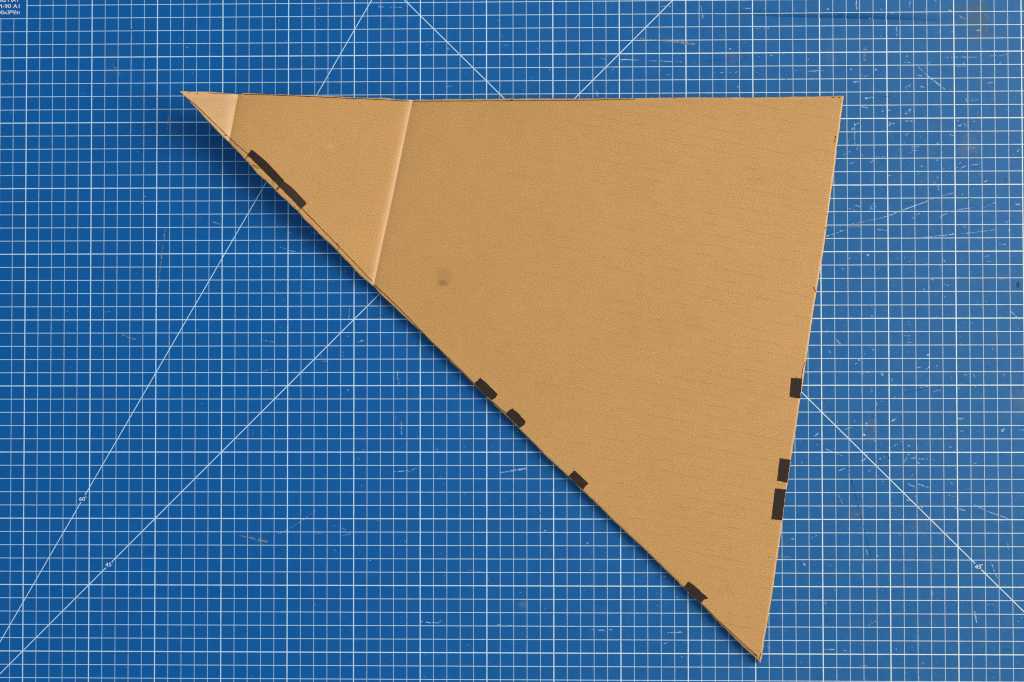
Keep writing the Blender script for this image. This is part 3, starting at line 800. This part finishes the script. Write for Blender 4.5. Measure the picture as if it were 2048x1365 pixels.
def signed(px, py, line):
    """cm left of (towards the tip) a crease that runs from the top edge down"""
    (x0, y0), (x1, y1) = line[0], line[-1]
    L = math.hypot(x1 - x0, y1 - y0)
    nx, ny = -(y1 - y0) / L, (x1 - x0) / L
    d = ((px - x0) * nx + (py - y0) * ny)
    # the crease is not quite straight
    t = ((px - x0) * (x1 - x0) + (py - y0) * (y1 - y0)) / L
    bow = 0.0
    if line is CR2:
        bow = 3.2 * math.sin(math.pi * min(max(t / L, 0), 1))
    return (d - bow * 0.0) / 26.6


THICK = 0.40
A2, A1 = math.tan(math.radians(7.8)), math.tan(math.radians(11.0))


def softplus(d, k):
    return k * math.log1p(math.exp(min(d / k, 40)))


def height(px, py):
    """top surface of the sheet above the mat, cm"""
    d2 = signed(px, py, CR2)
    d1 = signed(px, py, CR1)
    dt = max(0.0, (py - 196) / 26.6)
    e = ((px - 747) * (-0.714) + (py - 572) * 0.700) / 26.6      # beyond the lower-left edge
    dl = max(0.0, -e)
    z = THICK + 0.06 + 0.42 * math.exp(-dt / 2.2) + 0.05 * math.exp(-dl / 2.0)
    z += 0.16 * math.exp(-abs(min(d2, 0)) / 5.0)
    z += A2 * max(0, d2) * (1 - 0.010 * max(0, d2)) + A1 * max(0, d1)
    # pressed fold lines: steep on the tip side, easing out on the other
    if d2 >= 0:
        z -= 0.105 * math.exp(-d2 / 0.19)
    else:
        z -= 0.03 * math.exp(d2 / 0.22) + 0.075 * math.exp(d2 / 1.25)
    if d1 >= 0:
        z -= 0.10 * math.exp(-d1 / 0.25)
    else:
        z -= 0.03 * math.exp(d1 / 0.2) + 0.07 * math.exp(d1 / 0.7)
    return z


CBASE = tuple(on_plane(1240, 560, 0))


def card_pt(px, py, lift=0.0):
    return on_plane(px, py, height(px, py) + lift)


empty = bpy.data.objects.new('cardboard_sheet', None)
col.objects.link(empty)
empty.location = (CBASE[0] * CM, CBASE[1] * CM, 0)
empty['label'] = 'brown corrugated cardboard triangle with two folds and black marker patches along its edges'
empty['category'] = 'cardboard'


def jit(n, amp, seed):
    r = np.random.default_rng(seed)
    a = r.normal(0, 1, n)
    b = np.convolve(r.normal(0, 1, n + 6), np.ones(7) / 7, 'valid') * 2.2
    return amp * (0.55 * a + b)


def panel(name, top, bot, nu, nt, left=None, right=None, seed=1):
    T = resample(top, nu)
    B = resample(bot, nu)
    # ragged knife edges
    dT = jit(nu, 0.28, seed)
    dB = jit(nu, 0.34, seed + 50)
    dT[0] = dT[-1] = dB[0] = dB[-1] = 0
    T[:, 1] += dT
    B[:, 0] -= dB * 0.7
    B[:, 1] += dB * 0.7
    # uneven spacing: rows packed towards both cut edges, columns towards the creases
    ts = np.linspace(0, 1, nt)
    P = np.zeros((nu, nt, 2))
    for i in range(nu):
        P[i] = B[i] + (T[i] - B[i]) * ts[:, None]
    us = np.linspace(0, 1, nu)
    if left is not None:
        E_ = resample(left[::-1], nt)
        D = E_ - P[0]
        for i in range(nu):
            P[i] += D * max(0, 1 - us[i] / 0.25) ** 1
    if right is not None:
        E_ = resample(right[::-1], nt)
        if right is RIGHT:
            r = jit(nt, 0.35, seed + 90)
            r[0] = r[-1] = 0
            E_[:, 0] += r
        D = E_ - P[-1]
        span = 0.25 if right is not RIGHT else 0.05
        for i in range(nu):
            P[i] += D * max(0, 1 - (1 - us[i]) / span)
    V, U = [], []

    def add(px, py, lift=0.0):
        p = card_pt(px, py, lift)
        V.append(p)
        U.append((p[0], p[1]))
        return len(V) - 1

    idx = [[add(P[i, j, 0], P[i, j, 1]) for j in range(nt)] for i in range(nu)]
    F = []
    for i in range(nu - 1):
        for j in range(nt - 1):
            q = (idx[i][j], idx[i + 1][j], idx[i + 1][j + 1], idx[i][j + 1])
            F.append(q)
    # rim: crushed shoulder, wall, underside; the sheet goes on through the folds
    rim = [idx[i][0] for i in range(nu)]
    if right is RIGHT:
        rim += [idx[nu - 1][j] for j in range(1, nt)]
        rim += [idx[i][nt - 1] for i in range(nu - 2, -1, -1)]
        closed = False
    else:
        rim2 = [idx[i][nt - 1] for i in range(nu)]
        closed = False
    runs = [rim] if right is RIGHT else [rim, rim2[::-1]]
    cx, cy = np.mean([V[k] for k in rim], axis=0)[:2]
    low_of = {}
    for run in runs:
        pts = np.array([V[k] for k in run])
        n = len(run)
        sh, lo = [], []
        for k in range(n):
            a = pts[max(k - 1, 0)]
            b = pts[min(k + 1, n - 1)]
            t = (b - a)[:2]
            t = t / (np.linalg.norm(t) + 1e-9)
            out = np.array([t[1], -t[0]])
            p = pts[k]
            w = 0.034
            U.append((p[0], p[1]))
            V.append((p[0] + out[0] * w, p[1] + out[1] * w, p[2] - 0.05))
            sh.append(len(V) - 1)
            U.append((p[0] + out[0] * 0.3, p[1] + out[1] * 0.3))
            V.append((p[0] + out[0] * w * 0.6, p[1] + out[1] * w * 0.6, p[2] - THICK))
            lo.append(len(V) - 1)
        for k in range(n - 1):
            F.append((run[k], sh[k], sh[k + 1], run[k + 1]))
            F.append((sh[k], lo[k], lo[k + 1], sh[k + 1]))
        for k in range(n):
            low_of[run[k]] = lo[k]
    # underside
    und = [[0] * nt for _ in range(nu)]
    for i in range(nu):
        for j in range(nt):
            k = idx[i][j]
            if k in low_of:
                und[i][j] = low_of[k]
            else:
                p = V[k]
                V.append((p[0], p[1], p[2] - THICK))
                U.append((p[0], p[1]))
                und[i][j] = len(V) - 1
    for i in range(nu - 1):
        for j in range(nt - 1):
            F.append((und[i][j], und[i][j + 1], und[i + 1][j + 1], und[i + 1][j]))
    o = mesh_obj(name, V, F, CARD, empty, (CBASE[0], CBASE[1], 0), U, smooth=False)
    me = o.data
    top_n = (nu - 1) * (nt - 1)
    rim_n = sum(2 * (len(run) - 1) for run in runs)
    me.materials.append(RAW)
    me.polygons.foreach_set('use_smooth', [k < top_n for k in range(len(me.polygons))])
    me.polygons.foreach_set('material_index', [1 if top_n <= k < top_n + rim_n else 0 for k in range(len(me.polygons))])
    return o


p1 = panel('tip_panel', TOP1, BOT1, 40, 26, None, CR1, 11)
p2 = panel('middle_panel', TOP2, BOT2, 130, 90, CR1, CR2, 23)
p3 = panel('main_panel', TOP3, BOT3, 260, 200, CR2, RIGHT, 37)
p1['label'] = 'small pale folded-up point of the cardboard'
p2['label'] = 'middle panel of the cardboard between its two folds'
p3['label'] = 'large flat panel of the cardboard'


# marker patches: ink lying on the paper
def patch(poly, material, seed, lift=0.010, rough=0.3):
    r = np.random.default_rng(seed)
    P = np.array(poly, float)
    Q = []
    n = len(P)
    for i in range(n):
        a, b = P[i], P[(i + 1) % n]
        m = max(2, int(np.hypot(*(b - a)) / 2.4))
        for k in range(m):
            Q.append(a + (b - a) * k / m + r.normal(0, rough, 2) * (0.4 if k == 0 else 1))
    x0, y0 = P.min(0)
    x1, y1 = P.max(0)
    pts = [Vector((q[0], q[1])) for q in Q]
    nb = len(pts)
    for gx in np.arange(x0 + 2, x1, 5.0):
        for gy in np.arange(y0 + 2, y1, 5.0):
            # keep grid points well inside
            ins = False
            j = n - 1
            for i in range(n):
                if (P[i][1] > gy) != (P[j][1] > gy) and gx < (P[j][0] - P[i][0]) * (gy - P[i][1]) / (P[j][1] - P[i][1]) + P[i][0]:
                    ins = not ins
                j = i
            if ins and min(np.hypot(q[0] - gx, q[1] - gy) for q in Q) > 1.5:
                pts.append(Vector((gx, gy)))
    edges = [(i, (i + 1) % nb) for i in range(nb)]
    vo, eo, fo, *_ = delaunay_2d_cdt(pts, edges, [], 1, 1e-4)
    V = [card_pt(p.x, p.y, lift) for p in vo]
    F = []
    for t in fo:
        a, b, c = (V[i] for i in t[:3])
        cr = (b[0] - a[0]) * (c[1] - a[1]) - (b[1] - a[1]) * (c[0] - a[0])
        F.append(tuple(t) if cr > 0 else tuple(t[::-1]))
    return mesh_obj('marker_patch', V, F, material, empty, (CBASE[0], CBASE[1], 0))


def crop(ox, oy, sc, rows):
    return [(ox + x / sc, oy + y / sc) for x, y in rows]


pa = patch(crop(440, 280, 8.533, [(520, 170), (565, 182), (680, 275), (800, 380), (945, 535), (1085, 685), (1095, 712), (1010, 800), (960, 750), (810, 600), (660, 450), (500, 290), (480, 285), (462, 262), (485, 228), (518, 205)]), MARKER, 1, 0.010)
pb = patch(crop(440, 280, 8.533, [(1060, 735), (1095, 712), (1230, 815), (1420, 1010), (1478, 1080), (1462, 1108), (1392, 1172), (1365, 1165), (1200, 990), (1010, 800)]), MARKER2, 2, 0.013)
patch(crop(900, 720, 5.1125, [(245, 246), (310, 185), (340, 210), (372, 235), (435, 298), (488, 352), (470, 385), (430, 414), (370, 372), (300, 304)]), MARKER, 3)
patch(crop(900, 720, 5.1125, [(568, 552), (600, 522), (638, 494), (700, 550), (777, 632), (762, 662), (715, 698), (650, 636)]), MARKER, 4)
patch(crop(900, 720, 5.1125, [(1215, 1187), (1270, 1130), (1335, 1185), (1418, 1268), (1378, 1302), (1364, 1330), (1310, 1290), (1265, 1248)]), MARKER, 5)
patch(crop(1300, 1100, 5.12, [(345, 382), (385, 330), (400, 325), (470, 380), (594, 494), (586, 506), (560, 505), (520, 551), (430, 468)]), MARKER, 6)
patch(crop(1500, 720, 3.792, [(311, 138), (355, 140), (399, 142), (390, 220), (379, 294), (300, 283)]), MARKER, 7)
patch(crop(1500, 720, 3.792, [(227, 745), (268, 752), (308, 757), (296, 850), (284, 932), (245, 925), (205, 918), (215, 830)]), MARKER, 8)
patch(crop(1500, 720, 3.792, [(190, 975), (230, 978), (274, 982), (258, 1110), (244, 1219), (205, 1214), (163, 1210), (176, 1090)]), MARKER, 9)


# pen lines: thin ribbons of ink
def ribbon(pts, w, seed=0, lift=0.008):
    P = np.array(pts, float)
    L = np.hypot(*np.diff(P, axis=0).T).sum()
    Q = resample(pts, max(3, int(L / 5)))
    r = np.random.default_rng(seed)
    V, F = [], []
    for k in range(len(Q)):
        a, b = Q[max(k - 1, 0)], Q[min(k + 1, len(Q) - 1)]
        t = (b - a) / (np.hypot(*(b - a)) + 1e-9)
        nrm = np.array([-t[1], t[0]])
        ww = 1.15 * w * (0.75 + 0.5 * r.random()) / 2
        c = Q[k] + nrm * r.normal(0, 0.12)
        for s in (1, -1):
            p = c + nrm * ww * s
            V.append(card_pt(p[0], p[1], lift))
    for k in range(len(Q) - 1):
        F.append((2 * k, 2 * k + 2, 2 * k + 3, 2 * k + 1)[::-1])
    me = mesh_obj('pen_line', V, F, PEN, empty, (CBASE[0], CBASE[1], 0))
    return me


lines = [
    ([(369.3, 193.3), (381, 202), (390.9, 209.9), (406.5, 225.5), (426, 244.1), (455.4, 272.5), (476.9, 293), (496, 308.5)], 1.1),
    ([(603, 416.7), (625.2, 439.4), (652, 467), (679, 494.7), (711, 528), (745, 564)], 1.15),
    ([(748.5, 569.6), (765, 585), (783.2, 601.9), (815.4, 634), (857.3, 678.5), (900, 719.2), (923.5, 742), (948, 767)], 1.2),
    ([(984, 802.5), (996, 814), (1003, 819.8), (1012.5, 826.6)], 1.3),
    ([(1404, 1209), (1428, 1233.5), (1441, 1246), (1456, 1259), (1472, 1274), (1488, 1289), (1500, 1300), (1511, 1309.5), (1514.8, 1313.6)], 1.2),
    ([(1517.6, 1319.5), (1518.2, 1315.5), (1522.0, 1311), (1523.0, 1306)], 1.3),
    ([(1507.5, 1308.8), (1511.5, 1309), (1513.5, 1312)], 2.0),
    ([(418, 186.1), (440, 188.0), (457, 188.8)], 0.9),
    ([(488.7, 189.6), (520, 189.9), (551, 190.9), (590, 192.4), (623.6, 193.6), (665, 195.6), (701.9, 197.4), (735, 198.4), (766.5, 200.0), (800, 201.8), (817.4, 202.8)], 1.2),
    ([(827, 203.0), (860, 202.8), (895.6, 202.6), (960, 202.2), (1020.8, 202.0), (1060, 201.9), (1100, 201.7), (1180, 200.6), (1270, 198.6)], 1.1),
    ([(1021, 201), (1026, 200)], 1.2),
    ([(1664, 195), (1669, 194.6)], 1.2), ([(1676, 194.6), (1681, 196)], 1.0), ([(1682.5, 201.5), (1684.8, 203.4)], 1.0),
    ([(1671.2, 272), (1670.4, 279), (1669.4, 285)], 1.2),
    ([(1610.6, 723), (1606.4, 735), (1604.4, 746), (1603.2, 757)], 0.9),
    ([(1626.6, 575), (1628.6, 579.5), (1632, 584)], 1.2),
    ([(1652.6, 428), (1653.8, 429)], 1.8), ([(1650, 455), (1651, 458.4)], 1.2),
    ([(497, 310.4), (493.5, 314.5), (490.8, 318.6)], 1.2), ([(601.8, 416.4), (597.2, 421.4)], 1.2), ([(558, 373.6), (555.4, 377.4), (553, 380.4)], 2.4),
    ([(504.4, 329.8), (506.6, 327.6), (511, 331.6), (517.9, 338)], 0.8), ([(504.4, 329.8), (509.6, 334), (513.8, 337.4)], 0.7),
    ([(448.6, 271.4), (452.6, 270.6), (455.4, 272.4)], 1.0),
    ([(376.0, 187.2), (379.5, 185.2)], 0.9), ([(394.0, 185.6), (396.5, 190)], 0.8),
    ([(1566.8, 966.4), (1569.6, 964.2)], 1.1), ([(1592.2, 757.0), (1594.0, 754.4)], 1.0),
    ([(673.5, 487), (679, 494.7)], 0.7), ([(676.5, 500), (678.5, 493)], 0.8),
]
for i, (pts, w) in enumerate(lines):
    ribbon(pts, w, 100 + i)

# torn paper fibres along the cut edges
fv, ff = [], []
fr = random.Random(5)


def fibre(px, py, dx, dy):
    k = len(fv)
    w = fr.uniform(0.25, 0.55)
    n = (-dy, dx)
    L = math.hypot(dx, dy)
    n = (n[0] / L * w, n[1] / L * w)
    mid = (px + dx * 0.5 + n[0] * 0.8, py + dy * 0.5 + n[1] * 0.8)
    for (a, b, z) in ((px + n[0], py + n[1], 0.0), (px - n[0], py - n[1], 0.0), (mid[0] - n[0] * .7, mid[1] - n[1] * .7, 0.03), (px + dx, py + dy, -0.02), (mid[0] + n[0] * .7, mid[1] + n[1] * .7, 0.03)):
        fv.append(card_pt(a, b, z - 0.02))
    ff.append(tuple(range(k, k + 5)))


def fringe(poly, n, out, lo, hi, clump):
    p = resample(poly, 600)
    cs = [fr.randrange(8, 592) for _ in range(clump)]
    for _ in range(n):
        c = fr.choice(cs) if fr.random() < 0.8 else fr.randrange(2, 598)
        i = min(597, max(2, int(c + fr.gauss(0, 3))))
        t = p[i + 1] - p[i - 1]
        t = t / np.hypot(*t)
        s = 1 if fr.random() < 0.5 else -1
        L = fr.uniform(lo, hi)
        d = np.array(out) * fr.uniform(0.3, 1.0) + t * s * fr.uniform(0.4, 1.4)
        d = d / np.hypot(*d) * L
        q = p[i] - np.array(out) * 0.6
        fibre(q[0], q[1], d[0], d[1])


fringe(BOT2, 90, (-0.7, 0.7), 1.2, 3.4, 16)
fringe(BOT3, 110, (-0.7, 0.7), 0.9, 2.6, 22)
fringe(RIGHT, 120, (1.0, 0.15), 0.9, 2.2, 24)
fringe(TOP2, 40, (0, -1.0), 0.9, 2.4, 8)
fringe(TOP3, 50, (0, -1.0), 0.9, 2.0, 10)
fo = mesh_obj('paper_fibre', fv, ff, FIBRE, empty, (CBASE[0], CBASE[1], 0))
fo['kind'] = 'stuff'
